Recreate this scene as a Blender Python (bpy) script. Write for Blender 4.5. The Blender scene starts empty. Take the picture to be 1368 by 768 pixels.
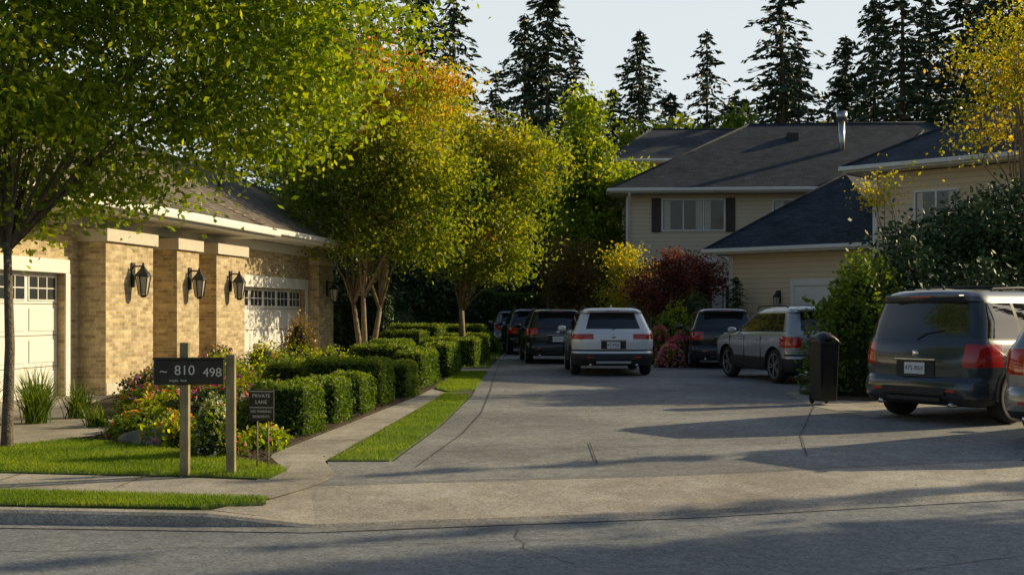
import bpy, math, random, bmesh
import numpy as np
from mathutils import Vector, Matrix
random.seed(7); rng=np.random.default_rng(7)
D=bpy.data; C=bpy.context; scene=C.scene
SUN_EL=22.0; SUN_AZ=68.0   # azimuth clockwise from +Y

# ------------------------------------------------------------------ materials
def newmat(name):
    m=D.materials.new(name); m.use_nodes=True
    nt=m.node_tree; b=nt.nodes['Principled BSDF']; return m,nt,b
def M(name,c1,c2=None,scale=5,rough=.8,bump=0,bscale=None,metal=0,coat=0,stain=None,sscale=.4,spec=.5,bdist=.02,speck=None):
    m,nt,b=newmat(name); N=nt.nodes; L=nt.links
    b.inputs['Roughness'].default_value=rough; b.inputs['Metallic'].default_value=metal
    b.inputs['Coat Weight'].default_value=coat; b.inputs['Coat Roughness'].default_value=.04
    b.inputs['Specular IOR Level'].default_value=spec
    b.inputs['Base Color'].default_value=(*c1,1)
    tc=N.new('ShaderNodeTexCoord')
    if c2:
        n=N.new('ShaderNodeTexNoise'); n.inputs['Scale'].default_value=scale; n.inputs['Detail'].default_value=6
        L.new(tc.outputs['Object'],n.inputs['Vector'])
        r=N.new('ShaderNodeValToRGB'); r.color_ramp.elements[0].position=.32; r.color_ramp.elements[1].position=.68
        r.color_ramp.elements[0].color=(*c1,1); r.color_ramp.elements[1].color=(*c2,1)
        L.new(n.outputs['Fac'],r.inputs['Fac']); out=r.outputs['Color']
        if stain:
            n2=N.new('ShaderNodeTexNoise'); n2.inputs['Scale'].default_value=sscale; n2.inputs['Detail'].default_value=5; n2.inputs['Roughness'].default_value=.65
            L.new(tc.outputs['Object'],n2.inputs['Vector'])
            r2=N.new('ShaderNodeValToRGB'); r2.color_ramp.elements[0].position=.4; r2.color_ramp.elements[1].position=.62
            r2.color_ramp.elements[0].color=(*stain,1); r2.color_ramp.elements[1].color=(1,1,1,1)
            L.new(n2.outputs['Fac'],r2.inputs['Fac'])
            mx=N.new('ShaderNodeMix'); mx.data_type='RGBA'; mx.blend_type='MULTIPLY'; mx.inputs[0].default_value=1
            L.new(out,mx.inputs[6]); L.new(r2.outputs['Color'],mx.inputs[7]); out=mx.outputs[2]
        if speck:
            v=N.new('ShaderNodeTexVoronoi'); v.inputs['Scale'].default_value=speck
            L.new(tc.outputs['Object'],v.inputs['Vector'])
            sp=N.new('ShaderNodeSeparateColor'); L.new(v.outputs['Color'],sp.inputs[0])
            mr=N.new('ShaderNodeMapRange'); mr.inputs['To Min'].default_value=.68; mr.inputs['To Max'].default_value=1.3
            L.new(sp.outputs[0],mr.inputs['Value'])
            mx=N.new('ShaderNodeMix'); mx.data_type='RGBA'; mx.blend_type='MULTIPLY'; mx.inputs[0].default_value=1
            L.new(out,mx.inputs[6]); L.new(mr.outputs[0],mx.inputs[7]); out=mx.outputs[2]
        L.new(out,b.inputs['Base Color'])
    if bump:
        n=N.new('ShaderNodeTexNoise'); n.inputs['Scale'].default_value=bscale or scale*3; n.inputs['Detail'].default_value=8
        L.new(tc.outputs['Object'],n.inputs['Vector'])
        bp=N.new('ShaderNodeBump'); bp.inputs['Strength'].default_value=bump; bp.inputs['Distance'].default_value=bdist
        L.new(n.outputs['Fac'],bp.inputs['Height']); L.new(bp.outputs['Normal'],b.inputs['Normal'])
    return m
def leafmat(name,cols,trans=.45,rough=.5,const=False):
    m,nt,b=newmat(name); N=nt.nodes; L=nt.links
    a=N.new('ShaderNodeAttribute'); a.attribute_name='var'
    r=N.new('ShaderNodeValToRGB'); cr=r.color_ramp
    if const: cr.interpolation='CONSTANT'
    while len(cr.elements)<len(cols): cr.elements.new(.5)
    for i,c in enumerate(cols):
        cr.elements[i].position=(i/len(cols) if const else i/(len(cols)-1)); 
    for i,c in enumerate(cols): cr.elements[i].color=(*c,1)
    L.new(a.outputs['Fac'],r.inputs['Fac'])
    L.new(r.outputs['Color'],b.inputs['Base Color'])
    b.inputs['Roughness'].default_value=rough; b.inputs['Specular IOR Level'].default_value=.3
    if trans<.1: return m
    t=N.new('ShaderNodeBsdfTranslucent')
    g=N.new('ShaderNodeMix'); g.data_type='RGBA'; g.blend_type='MULTIPLY'; g.inputs[0].default_value=1
    L.new(r.outputs['Color'],g.inputs[6]); g.inputs[7].default_value=(2.6,2.4,.75,1)
    L.new(g.outputs[2],t.inputs['Color'])
    mx=N.new('ShaderNodeMixShader'); mx.inputs[0].default_value=trans
    L.new(b.outputs[0],mx.inputs[1]); L.new(t.outputs[0],mx.inputs[2])
    L.new(mx.outputs[0],N['Material Output'].inputs['Surface'])
    return m
def patmat(name,kind,c1,c2,c3,rough=.85):
    """brick / shingle / siding driven by object coordinates"""
    m,nt,b=newmat(name); N=nt.nodes; L=nt.links
    b.inputs['Roughness'].default_value=rough; b.inputs['Specular IOR Level'].default_value=.25
    tc=N.new('ShaderNodeTexCoord'); s=N.new('ShaderNodeSeparateXYZ'); L.new(tc.outputs['Object'],s.inputs[0])
    def math_(op,a,bb=None):
        n=N.new('ShaderNodeMath'); n.operation=op
        for i,v in enumerate((a,bb)):
            if v is None: continue
            if isinstance(v,(int,float)): n.inputs[i].default_value=v
            else: L.new(v,n.inputs[i])
        return n.outputs[0]
    ns=N.new('ShaderNodeSeparateXYZ'); L.new(tc.outputs['Normal'],ns.inputs[0])
    sel=math_('GREATER_THAN',math_('ABSOLUTE',ns.outputs[0]),math_('ABSOLUTE',ns.outputs[1]))
    h=math_('ADD',math_('MULTIPLY',s.outputs[0],math_('SUBTRACT',1.0,sel)),math_('MULTIPLY',s.outputs[1],sel))
    cb=N.new('ShaderNodeCombineXYZ'); L.new(h,cb.inputs[0]); L.new(s.outputs[2],cb.inputs[1])
    bp=N.new('ShaderNodeBump'); bp.inputs['Distance'].default_value=.015
    if kind in('brick','shingle'):
        t=N.new('ShaderNodeTexBrick'); L.new(cb.outputs[0],t.inputs['Vector'])
        t.inputs['Scale'].default_value=1
        t.inputs['Color1'].default_value=(*c1,1); t.inputs['Color2'].default_value=(*c2,1); t.inputs['Mortar'].default_value=(*c3,1)
        if kind=='brick':
            t.inputs['Brick Width'].default_value=.225; t.inputs['Row Height'].default_value=.075; t.inputs['Mortar Size'].default_value=.008
        else:
            t.inputs['Brick Width'].default_value=.30; t.inputs['Row Height'].default_value=.075; t.inputs['Mortar Size'].default_value=.010
            t.inputs['Mortar Smooth'].default_value=.3
        t.inputs['Bias'].default_value=0
        n=N.new('ShaderNodeTexNoise'); n.inputs['Scale'].default_value=(5 if kind=='brick' else .8); n.inputs['Detail'].default_value=7
        n.inputs['Roughness'].default_value=.8
        L.new(tc.outputs['Object'],n.inputs['Vector'])
        mr=N.new('ShaderNodeMapRange'); mr.inputs['From Min'].default_value=.3; mr.inputs['From Max'].default_value=.7
        mr.inputs['To Min'].default_value=.55; mr.inputs['To Max'].default_value=1.35; L.new(n.outputs['Fac'],mr.inputs['Value'])
        mx=N.new('ShaderNodeMix'); mx.data_type='RGBA'; mx.blend_type='MULTIPLY'; mx.inputs[0].default_value=1
        L.new(t.outputs['Color'],mx.inputs[6]); L.new(mr.outputs[0],mx.inputs[7]); L.new(mx.outputs[2],b.inputs['Base Color'])
        inv=math_('SUBTRACT',1.0,t.outputs['Fac']); L.new(inv,bp.inputs['Height']); bp.inputs['Strength'].default_value=.7
    else:
        fr=math_('FRACT',math_('MULTIPLY',s.outputs[2],1/.17))
        r=N.new('ShaderNodeValToRGB'); r.color_ramp.elements[0].position=0; r.color_ramp.elements[0].color=(*c3,1)
        r.color_ramp.elements[1].position=.12; r.color_ramp.elements[1].color=(*c1,1); L.new(fr,r.inputs['Fac'])
        L.new(r.outputs['Color'],b.inputs['Base Color'])
        L.new(math_('SUBTRACT',1.0,fr),bp.inputs['Height']); bp.inputs['Strength'].default_value=.8
    L.new(bp.outputs['Normal'],b.inputs['Normal'])
    return m

m_asph=M('asphalt',(.19,.205,.22),(.27,.285,.295),9,.85,.6,220,stain=(.78,.78,.8),sscale=.5,speck=60,bdist=.01)
m_drive=M('aggregate_concrete',(.25,.25,.245),(.345,.34,.33),6,.85,.5,160,stain=(.62,.62,.63),sscale=.35,speck=50,bdist=.008)
m_conc=M('sidewalk_concrete',(.39,.355,.305),(.50,.455,.39),5,.85,.35,120,stain=(.66,.64,.62),sscale=.7,speck=80,bdist=.006)
m_joint=M('joint_dark',(.06,.055,.05),(.10,.09,.08),8,.95)
m_soil=M('ground_soil',(.05,.06,.025),(.10,.10,.05),.6,.95,.5,8)
m_mulch=M('bark_mulch',(.04,.026,.016),(.10,.065,.04),25,.95,1,60,bdist=.04)
m_lawn=M('lawn_base',(.07,.12,.018),(.12,.18,.03),6,.9,.8,90,stain=(.7,.75,.6),sscale=1.2,bdist=.03)
m_brick=patmat('brick','brick',(.70,.55,.32),(.38,.27,.145),(.58,.51,.37))
m_shing=patmat('roof_shingle_dark','shingle',(.066,.080,.100),(.040,.049,.062),(.02,.023,.03),.9)
m_shingb=patmat('roof_shingle_brown','shingle',(.26,.22,.17),(.165,.14,.11),(.07,.06,.05),.9)
m_siding=patmat('lap_siding_beige','siding',(.74,.60,.43),(0,0,0),(.36,.29,.20),.7)
m_siding2=patmat('lap_siding_tan','siding',(.78,.62,.42),(0,0,0),(.40,.31,.21),.7)
m_white=M('white_trim',(.78,.76,.71),(.82,.80,.76),3,.5)
m_cream=M('cream_stucco',(.62,.56,.45),(.69,.63,.52),12,.85,.4,80)
m_gdoor=M('garage_door_paint',(.78,.76,.72),(.82,.80,.77),2,.45)
m_shut=M('shutter_brown',(.05,.03,.025),(.07,.045,.035),6,.6)
m_iron=M('black_iron',(.015,.015,.016),(.03,.03,.03),8,.45)
m_lglass=M('lantern_glass',(.55,.52,.45),(.6,.56,.5),4,.15)
m_glass=M('window_glass',(.03,.035,.04),(.05,.055,.06),1.2,.04,spec=1.0)
m_cur=M('curtain',(.45,.42,.36),(.55,.5,.44),9,.3,spec=.8)
m_bark=M('bark',(.10,.078,.055),(.20,.16,.12),14,.9,.9,40,bdist=.03)
m_barkp=M('bark_pale',(.20,.145,.09),(.33,.25,.16),10,.9,.7,40,bdist=.02)
m_wood=M('weathered_wood',(.22,.185,.09),(.36,.30,.16),7,.85,.5,50)
m_signb=M('sign_board',(.018,.016,.010),(.04,.035,.02),6,.55)
m_letter=M('letter_paint',(.7,.66,.58),(.75,.7,.62),5,.6)
m_bin=M('bin_plastic',(.012,.013,.014),(.020,.021,.023),4,.4)
m_tyre=M('tyre_rubber',(.018,.018,.019),(.035,.034,.033),12,.85)
m_alloy=M('alloy_wheel',(.42,.42,.43),(.5,.5,.5),4,.3,metal=.8)
m_cplast=M('car_black_plastic',(.020,.021,.023),(.032,.033,.035),14,.6)
m_cglass=M('car_glass',(.012,.014,.016),(.02,.022,.024),2,.03,spec=1.0)
m_chrome=M('chrome',(.6,.6,.6),(.7,.7,.7),4,.12,metal=1)
m_tail=M('tail_lamp_red',(.45,.012,.010),(.6,.02,.015),25,.12,coat=1)
m_tailw=M('tail_lamp_clear',(.45,.4,.4),(.6,.55,.55),20,.15,coat=1)
m_plate=M('number_plate',(.72,.74,.78),(.78,.8,.82),6,.4)
m_platet=M('plate_text',(.03,.05,.20),(.04,.06,.22),6,.5)
m_rock=M('rock',(.18,.16,.14),(.34,.31,.27),5,.9,.8,20)
def paint(n,c,metal=.5,rough=.32): return M(n,c,tuple(min(1,x*1.1) for x in c),1.5,rough,metal=metal,coat=1.0)
p_white=paint('car_paint_silver_white',(.74,.78,.82),.15)
p_dark=paint('car_paint_black',(.020,.023,.028))
p_grey=paint('car_paint_grey',(.42,.44,.47),.35)
p_blue=paint('car_paint_slate',(.050,.066,.080),.3,.25)
p_silv=paint('car_paint_silver',(.30,.31,.32),.6)

g_green=leafmat('leaf_green',[(.04,.08,.006),(.095,.155,.010),(.20,.26,.014),(.38,.39,.02)],.52)
g_autumn=leafmat('leaf_autumn',[(.055,.10,.010),(.13,.18,.014),(.26,.27,.016),(.40,.26,.018),(.44,.06,.022)],.52)
g_yel=leafmat('leaf_yellow',[(.12,.17,.015),(.23,.25,.018),(.38,.31,.02),(.44,.26,.02)],.5)
g_dark=leafmat('leaf_dark',[(.018,.044,.018),(.042,.082,.028),(.078,.13,.044),(.13,.17,.055)],.0)
g_hedge=leafmat('leaf_hedge',[(.026,.056,.008),(.065,.125,.012),(.13,.195,.018),(.23,.27,.028)],.35)
g_con=leafmat('needle',[(.030,.052,.032),(.052,.084,.042),(.085,.12,.05),(.14,.165,.06)],.0)
g_burg=leafmat('leaf_burgundy',[(.04,.016,.018),(.09,.028,.032),(.16,.045,.05),(.24,.09,.06)],.35)
g_rust=leafmat('leaf_rust',[(.07,.055,.018),(.14,.085,.02),(.19,.14,.03)],.35)
g_grass=leafmat('grass_blade',[(.045,.095,.008),(.095,.17,.014),(.17,.25,.02),(.27,.30,.035)],.45)
g_flow=leafmat('flower_petal',[(.5,.02,.03),(.6,.12,.28),(.6,.22,.03),(.7,.66,.6),(.3,.06,.35)],.3,const=True)
g_pink=leafmat('flower_pink',[(.5,.05,.16),(.65,.16,.32),(.7,.35,.45)],.3,const=True)
g_wflow=leafmat('flower_white',[(.06,.11,.03),(.5,.5,.45),(.7,.68,.66)],.3,const=True)

# ------------------------------------------------------------------ mesh helpers
def link(o,parent=None):
    C.collection.objects.link(o)
    if parent: o.parent=parent
    return o
def empty(name,loc=(0,0,0),rz=0):
    e=D.objects.new(name,None); e.location=loc; e.rotation_euler=(0,0,rz); e.empty_display_size=.3
    C.collection.objects.link(e); return e
def mobj(name,v,f,mats,parent=None,mi=None,smooth=False,loc=(0,0,0)):
    me=D.meshes.new(name); me.from_pydata([tuple(map(float,p)) for p in v],[],[tuple(map(int,q)) for q in f])
    for m in (mats if isinstance(mats,(list,tuple)) else [mats]): me.materials.append(m)
    if mi is not None: me.polygons.foreach_set('material_index',mi)
    if smooth: me.polygons.foreach_set('use_smooth',[True]*len(me.polygons))
    me.update(); o=D.objects.new(name,me); o.location=loc; return link(o,parent)
def fixn(o):
    bm=bmesh.new(); bm.from_mesh(o.data); bmesh.ops.recalc_face_normals(bm,faces=bm.faces); bm.to_mesh(o.data); bm.free()
BF=[(0,3,2,1),(4,5,6,7),(0,1,5,4),(1,2,6,5),(2,3,7,6),(3,0,4,7)]
def boxv(x0,x1,y0,y1,z0,z1): return [(x0,y0,z0),(x1,y0,z0),(x1,y1,z0),(x0,y1,z0),(x0,y0,z1),(x1,y0,z1),(x1,y1,z1),(x0,y1,z1)]
def box(name,x0,x1,y0,y1,z0,z1,mat,parent=None,bev=0):
    return boxes(name,[(x0,x1,y0,y1,z0,z1)],mat,parent,bev)
def boxes(name,lst,mat,parent=None,bev=0):
    v=[];f=[]
    for b in lst:
        k=len(v); v+=boxv(*b); f+=[tuple(i+k for i in q) for q in BF]
    o=mobj(name,v,f,mat,parent)
    if bev:
        b=o.modifiers.new('bev','BEVEL'); b.width=bev; b.segments=2
    return o
def sheet(name,pts,z,mat,skirt=0):
    n=len(pts); v=[(x,y,z) for x,y in pts]; f=[tuple(range(n))]
    if skirt:
        v+=[(x,y,z-skirt) for x,y in pts]; f+=[(i,i+n,(i+1)%n+n,(i+1)%n) for i in range(n)]
    o=mobj(name,v,f,mat); fixn(o); return o
def strip(pts,w,z):
    v=[];f=[]
    for i,(x,y) in enumerate(pts):
        a=pts[max(i-1,0)]; b=pts[min(i+1,len(pts)-1)]
        d=Vector((b[0]-a[0],b[1]-a[1])).normalized(); nx,ny=-d.y*w/2,d.x*w/2
        v+=[(x+nx,y+ny,z),(x-nx,y-ny,z)]
        if i: f.append((2*i-2,2*i-1,2*i+1,2*i))
    return v,f
def strips(name,lines,w,z,mat):
    V=[];F=[]
    for l in lines:
        v,f=strip(l,w,z); k=len(V); V+=v; F+=[tuple(i+k for i in q) for q in f]
    return mobj(name,V,F,mat)
def tube(pts,rad,seg=8):
    v=[];f=[]; P=[Vector(p) for p in pts]
    for i,p in enumerate(P):
        d=(P[min(i+1,len(P)-1)]-P[max(i-1,0)]).normalized()
        a=d.orthogonal().normalized() if abs(d.z)<.95 else d.cross(Vector((0,1,0))).normalized()
        b=d.cross(a)
        for k in range(seg):
            t=2*math.pi*k/seg; q=p+(a*math.cos(t)+b*math.sin(t))*rad[i]; v.append(q[:])
        if i:
            for k in range(seg):
                f.append(((i-1)*seg+k,(i-1)*seg+(k+1)%seg,i*seg+(k+1)%seg,i*seg+k))
    f.append(tuple(range(seg))[::-1]); f.append(tuple((len(P)-1)*seg+k for k in range(seg)))
    return v,f
def tubes(name,ts,mat,parent=None,seg=8):
    V=[];F=[]
    for pts,rad in ts:
        v,f=tube(pts,rad,seg); k=len(V); V+=v; F+=[tuple(i+k for i in q) for q in f]
    return mobj(name,V,F,mat,parent,smooth=True)
def lathe(prof,seg=24,axis='y'):
    v=[];f=[]
    for r,h in prof:
        for k in range(seg):
            t=2*math.pi*k/seg
            v.append((r*math.cos(t),h,r*math.sin(t)) if axis=='y' else (r*math.cos(t),r*math.sin(t),h))
    for i in range(len(prof)-1):
        for k in range(seg): f.append((i*seg+k,i*seg+(k+1)%seg,(i+1)*seg+(k+1)%seg,(i+1)*seg+k))
    f.append(tuple(range(seg))); f.append(tuple((len(prof)-1)*seg+k for k in range(seg)))
    return v,f
def unit(n):
    a=rng.normal(size=(n,3)); return a/np.linalg.norm(a,axis=1,keepdims=True)
def leafdata(cen,size,var,name,up=0.0,aspect=.55,direc=None):
    n=len(cen); a=unit(n) if direc is None else direc
    nn=unit(n); nn[:,2]+=up; b=np.cross(a,nn); b/=np.linalg.norm(b,axis=1,keepdims=True)+1e-9
    s=(size*(.65+.7*rng.random(n)))[:,None]
    V=np.empty((n,4,3)); V[:,0]=cen-a*s; V[:,1]=cen+b*s*aspect; V[:,2]=cen+a*s; V[:,3]=cen-b*s*aspect
    me=D.meshes.new(name); me.vertices.add(4*n); me.loops.add(4*n); me.polygons.add(n)
    me.vertices.foreach_set('co',V.ravel()); me.loops.foreach_set('vertex_index',np.arange(4*n,dtype=np.int32))
    me.polygons.foreach_set('loop_start',np.arange(0,4*n,4,dtype=np.int32))
    try: me.polygons.foreach_set('loop_total',np.full(n,4,dtype=np.int32))
    except Exception: pass
    at=me.attributes.new('var','FLOAT','FACE'); at.data.foreach_set('value',np.clip(var,0,1).astype(np.float32))
    me.update(calc_edges=True); return me
def leaves(name,cen,size,var,mat,parent=None,**k):
    me=leafdata(cen,size,var,name,**k); me.materials.append(mat)
    return link(D.objects.new(name,me),parent)

# ------------------------------------------------------------------ trees
def tree(name,loc,blobs,trunk_r,fork,ncl,per,leaf,mat,bark=m_bark,sigma=.3,varf=None,stems=1,nl=16,flat=.6,lean=(0,0)):
    e=empty(name,loc)
    B=np.array(blobs,float); vol=B[:,3]*B[:,4]*B[:,5]; w=vol/vol.sum()
    idx=rng.choice(len(B),ncl,p=w); u=unit(ncl); r=rng.random(ncl)**.42
    cc=B[idx,:3]+u*r[:,None]*B[idx,3:6]
    T=[]; tops=[]
    for s in range(stems):
        ang=s*2.4; off=.0 if stems==1 else .12
        x0,y0=math.cos(ang)*off,math.sin(ang)*off
        sp=0 if stems==1 else .35
        top=(x0+lean[0]+math.cos(ang)*sp,y0+lean[1]+math.sin(ang)*sp,fork*(1+.1*s))
        tr=trunk_r*(1 if stems==1 else .75)
        T.append(([(x0,y0,-.1),(x0*1.05,y0*1.05,.15),((x0+top[0])/2+.03,(y0+top[1])/2,fork*.5),top],[tr*1.5,tr*1.1,tr*.9,tr*.72])); tops.append(top)
    o=np.argsort(rng.random(ncl))[:nl]
    for j,i in enumerate(o):
        t=Vector(tops[j%stems]); c=Vector(cc[i]); d=c-t
        m1=t+d*.35+Vector((random.uniform(-.15,.15),random.uniform(-.15,.15),.12*d.length)); m2=t+d*.7+Vector((random.uniform(-.2,.2),random.uniform(-.2,.2),.08*d.length))
        T.append(([t-Vector((0,0,.1)),m1,m2,c],[trunk_r*.42,trunk_r*.24,trunk_r*.13,.006]))
        for k in range(3):
            i2=rng.integers(ncl); c2=Vector(cc[i2])
            if (c2-m2).length<d.length*.9+.5: T.append(([m2,(m2+c2)/2+Vector((0,0,.12)),c2],[trunk_r*.12,trunk_r*.07,.005]))
    tubes('trunk_and_limbs',T,bark,e)
    k=np.repeat(np.arange(ncl),per)
    sg=sigma*(.6+.9*rng.random(ncl))
    off=rng.normal(size=(ncl*per,3))*sg[k][:,None]; off[:,2]*=flat
    P=cc[k]+off
    cv=rng.random(ncl)[k]
    var=.5*cv+.5*rng.random(len(k))
    if varf is not None: var=varf(P,cv,rng.random(len(k)))
    leaves('crown_leaves',P,leaf,var,mat,e,up=.6)
    return e
def conifer_mesh(name,n_lv=46,seed=1,dens=1.0,R=.13,gap=.0,pw=.7):
    """unit-height fir, scaled by the object"""
    rs=np.random.default_rng(seed); P=[];Dn=[];T=[([(0,0,0),(0,0,.5),(0,0,.99)],[.012,.008,.001])]
    for i in range(n_lv):
        h=.12+.87*(i/n_lv)**.95; rr=R*(1-h)**pw*(.6+.7*rs.random())+.006
        nb=int(6+5*rs.random())
        if rs.random()<gap: nb=3
        for j in range(nb):
            a=rs.random()*6.283; l=rr*(.4+.8*rs.random()); dx,dy=math.cos(a),math.sin(a)
            drop=.15+.45*rs.random()
            nn=max(4,int(26*dens*l/R)+4)
            t=rs.random(nn)**.7
            pos=np.stack([dx*l*t,dy*l*t,h-drop*l*t**1.4+ .10*l*t],1)
            side=rs.normal(size=nn)*l*.13*(1-t*.6); pos[:,0]+=-dy*side; pos[:,1]+=dx*side
            pos+=rs.normal(size=(nn,3))*np.array([.003,.003,.003])
            d=np.stack([dx+rs.normal(size=nn)*.55,dy+rs.normal(size=nn)*.55,-.4+rs.normal(size=nn)*.3],1); d/=np.linalg.norm(d,axis=1,keepdims=True)
            P.append(pos);Dn.append(d)
            if j%3==0: T.append(([(0,0,h),(dx*l*.9,dy*l*.9,h-drop*l*.8)],[.0018,.0006]))
    P=np.concatenate(P);Dn=np.concatenate(Dn)
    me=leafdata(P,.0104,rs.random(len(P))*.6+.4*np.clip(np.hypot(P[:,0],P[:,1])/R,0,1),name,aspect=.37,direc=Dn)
    me.materials.append(g_con)
    V=[];F=[]
    for pts,rad in T:
        v,f=tube(pts,rad,5); k=len(V); V+=v; F+=[tuple(i+k for i in q) for q in f]
    tm=D.meshes.new(name+'_trunk'); tm.from_pydata(V,[],F); tm.materials.append(m_bark); tm.update()
    return me,tm
CON=[conifer_mesh('fir_a',52,1,1.2,.23),conifer_mesh('fir_b',44,2,1.2,.27,.15,.8),conifer_mesh('fir_c',56,3,1.2,.19,0.08,.62)]
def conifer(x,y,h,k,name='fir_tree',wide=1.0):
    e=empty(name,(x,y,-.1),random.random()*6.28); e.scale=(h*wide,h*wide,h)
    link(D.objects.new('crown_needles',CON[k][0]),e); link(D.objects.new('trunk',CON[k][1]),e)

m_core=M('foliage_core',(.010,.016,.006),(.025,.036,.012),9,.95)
def shrub(name,x,y,rx,ry,h,mat,n=3500,leaf=.035,z0=0,lump=.18,vb=0,core=True):
    e=empty(name,(x,y,z0))
    u=unit(n); u[:,2]=np.abs(u[:,2])*1.0
    th=np.arctan2(u[:,1],u[:,0]); ph=u[:,2]
    bump=1+lump*np.sin(th*3+x*5)*np.cos(ph*5+y)+lump*.6*np.sin(th*7+y*3)
    r=(1-.35*rng.random(n)**2)*bump
    P=np.stack([u[:,0]*rx*r,u[:,1]*ry*r,h*.5+(2*u[:,2]-1)*h*.5*np.clip(r,0,1.15)],1)
    side=rng.random(n)<.45; P[side,2]=rng.random(side.sum())*h*.7+.02
    P+=rng.normal(size=P.shape)*leaf*.8; P[:,2]=np.maximum(P[:,2],.01)
    leaves('leaves',P,leaf,rng.random(n)*.75+.25*P[:,2]/h+vb,mat,e,up=.5)
    if core:
        v=[];f=[]
        for i in range(7):
            t=i/6*math.pi/2; rr=math.cos(t)*.8; zz=math.sin(t)*.85*h
            for k in range(12): a=k/12*6.283; v.append((rx*rr*math.cos(a)+.001,ry*rr*math.sin(a),zz))
            if i:
                for k in range(12): f.append(((i-1)*12+k,(i-1)*12+(k+1)%12,i*12+(k+1)%12,i*12+k))
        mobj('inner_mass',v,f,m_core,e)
    return e
def hedge(name,x,y,sx,sy,h,rz=0,dens=1700,leaf=.026,mat=None,z0=0):
    e=empty(name,(x,y,z0),rz)
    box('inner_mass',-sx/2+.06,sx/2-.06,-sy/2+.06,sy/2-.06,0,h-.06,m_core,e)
    A=[('t',sx*sy),('x-',sy*h),('x+',sy*h),('y-',sx*h),('y+',sx*h)]; P=[]
    for t,a in A:
        n=int(a*dens); q=rng.random((n,3))
        dd=-np.abs(rng.normal(size=n))*.038+.014
        X=(q[:,0]-.5)*sx; Y=(q[:,1]-.5)*sy; Z=q[:,2]*h
        wob=.03*np.sin(X*7+x)*np.cos(Y*6+y)+.022*np.sin(Z*9+X*5)+dd+(rng.random(n)<.03)*.04
        if t=='t': Z=h+wob
        if t=='x-': X=-sx/2-wob
        if t=='x+': X=sx/2+wob
        if t=='y-': Y=-sy/2-wob
        if t=='y+': Y=sy/2+wob
        k=np.clip((Z-(h-.1))/.1,0,1)**2*.05; X=X-np.sign(X)*k*(np.abs(X)>sx/2-.06); Y=Y-np.sign(Y)*k*(np.abs(Y)>sy/2-.06)
        P.append(np.stack([X,Y,Z],1))
    P=np.concatenate(P)
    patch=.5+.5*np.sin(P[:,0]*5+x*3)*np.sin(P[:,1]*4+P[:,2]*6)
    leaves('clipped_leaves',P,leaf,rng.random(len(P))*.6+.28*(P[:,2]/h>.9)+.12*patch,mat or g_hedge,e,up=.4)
    return e

# ------------------------------------------------------------------ ground
KERB=[(-90,9.2),(-4,8.58),(-1.5,8.38),(1.5,9.0),(4.7,9.95),(12,12.2),(90,36)]
sheet('ground',[(-400,-200),(400,-200),(400,500),(-400,500)],-.13,m_soil)
sheet('street',[(-90,-12)]+[(90,-12)]+[(x,y+.02) for x,y in KERB[::-1]],-.10,m_asph)
v=[];f=[]
for i,(x,y) in enumerate(KERB):
    v+=[(x,y-.16,-.094),(x,y-.0,-.088)]
    if i: f.append((2*i-2,2*i,2*i+1,2*i-1))
mobj('gutter',v,f,m_drive)
sheet('yard_ground',[(-90,9.36),(-4,8.74),(-2.2,8.62),(-1.75,9.7),(1.6,10.36),(5.2,11.46),(5.75,10.5),(12,12.36),(90,36.16),(90,140),(-90,140)],-.006,m_soil,.12)
def kerbseg(name,pts,hs):
    v=[];f=[]
    for i,((x,y),h) in enumerate(zip(pts,hs)):
        v+=[(x,y-.01,-.12),(x,y+.01,h-.02),(x,y+.04,h),(x,y+.15,h)]
        if i:
            k=4*i
            for j in range(3): f.append((k-4+j,k+j,k+j+1,k-3+j))
    return mobj(name,v,f,m_conc)
kerbseg('kerb',[(-90,9.2),(-4,8.58),(-2.3,8.45),(-1.5,8.38),(1.5,9.0),(4.7,9.95),(5.6,10.23),(12,12.2),(90,36)],[.008,.008,.0,-.072,-.072,-.072,.008,.008,.008])
mobj('driveway_apron',[(-1.5,8.53,-.073),(1.5,9.15,-.073),(4.7,10.10,-.073),(-1.75,9.76,.007),(1.6,10.41,.007),(5.2,11.51,.007),(-2.3,8.6,.004),(5.75,10.4,.004)],[(0,1,4,3),(1,2,5,4),(6,0,3),(2,7,5)],m_conc)
DRIVE=[(-1.75,9.75),(1.6,10.4),(5.2,11.5),(5.9,12.3),(16,19),(16,33),(10,33),(7.0,36.5),(4.4,38),(3.4,47),(2.0,60),(-1.0,60),(-.3,47),(-.45,38),(-.62,32),(-.70,25),(-.74,20.5),(-.95,15),(-1.21,11.44),(-1.88,11.46),(-1.7,10.4)]
sheet('lane',DRIVE,.006,m_drive)
sheet('driveway_slab',[(4.9,18.2),(5.2,21.5),(9,24.5),(12,20),(6.5,16.8),(5.2,16.2)],.011,m_conc)
sheet('sidewalk',[(-60,10.65),(-60,9.75),(-4.4,9.55),(-1.95,9.1),(-1.72,9.75),(-1.62,10.4),(-1.9,11.4),(-1.25,21.4),(-1.6,22.5),(-1.72,20.5),(-2.56,12.0),(-2.3,10.1),(-2.9,10.25),(-4.9,10.55)],.012,m_conc)
sheet('house_walkway',[(-14,12.4),(-5.9,12.4),(-5.35,13.3),(-5.0,14.3),(-5.6,15.8),(-6.9,17.4),(-7.3,20.5),(-8.5,21.2),(-14,22)],.010,m_conc)
sheet('garage_driveway',[(-6.6,27.2),(-5.4,27.0),(-2.4,29.0),(-.66,29.4),(-.62,31),(-2.4,31.4),(-4.6,32.6),(-5.7,32.6)],.009,m_conc)
L1=[(-60,9.7),(-60,9.38),(-4,8.77),(-2.4,8.66),(-1.95,8.9),(-2.0,9.1),(-4.4,9.5)]
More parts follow.
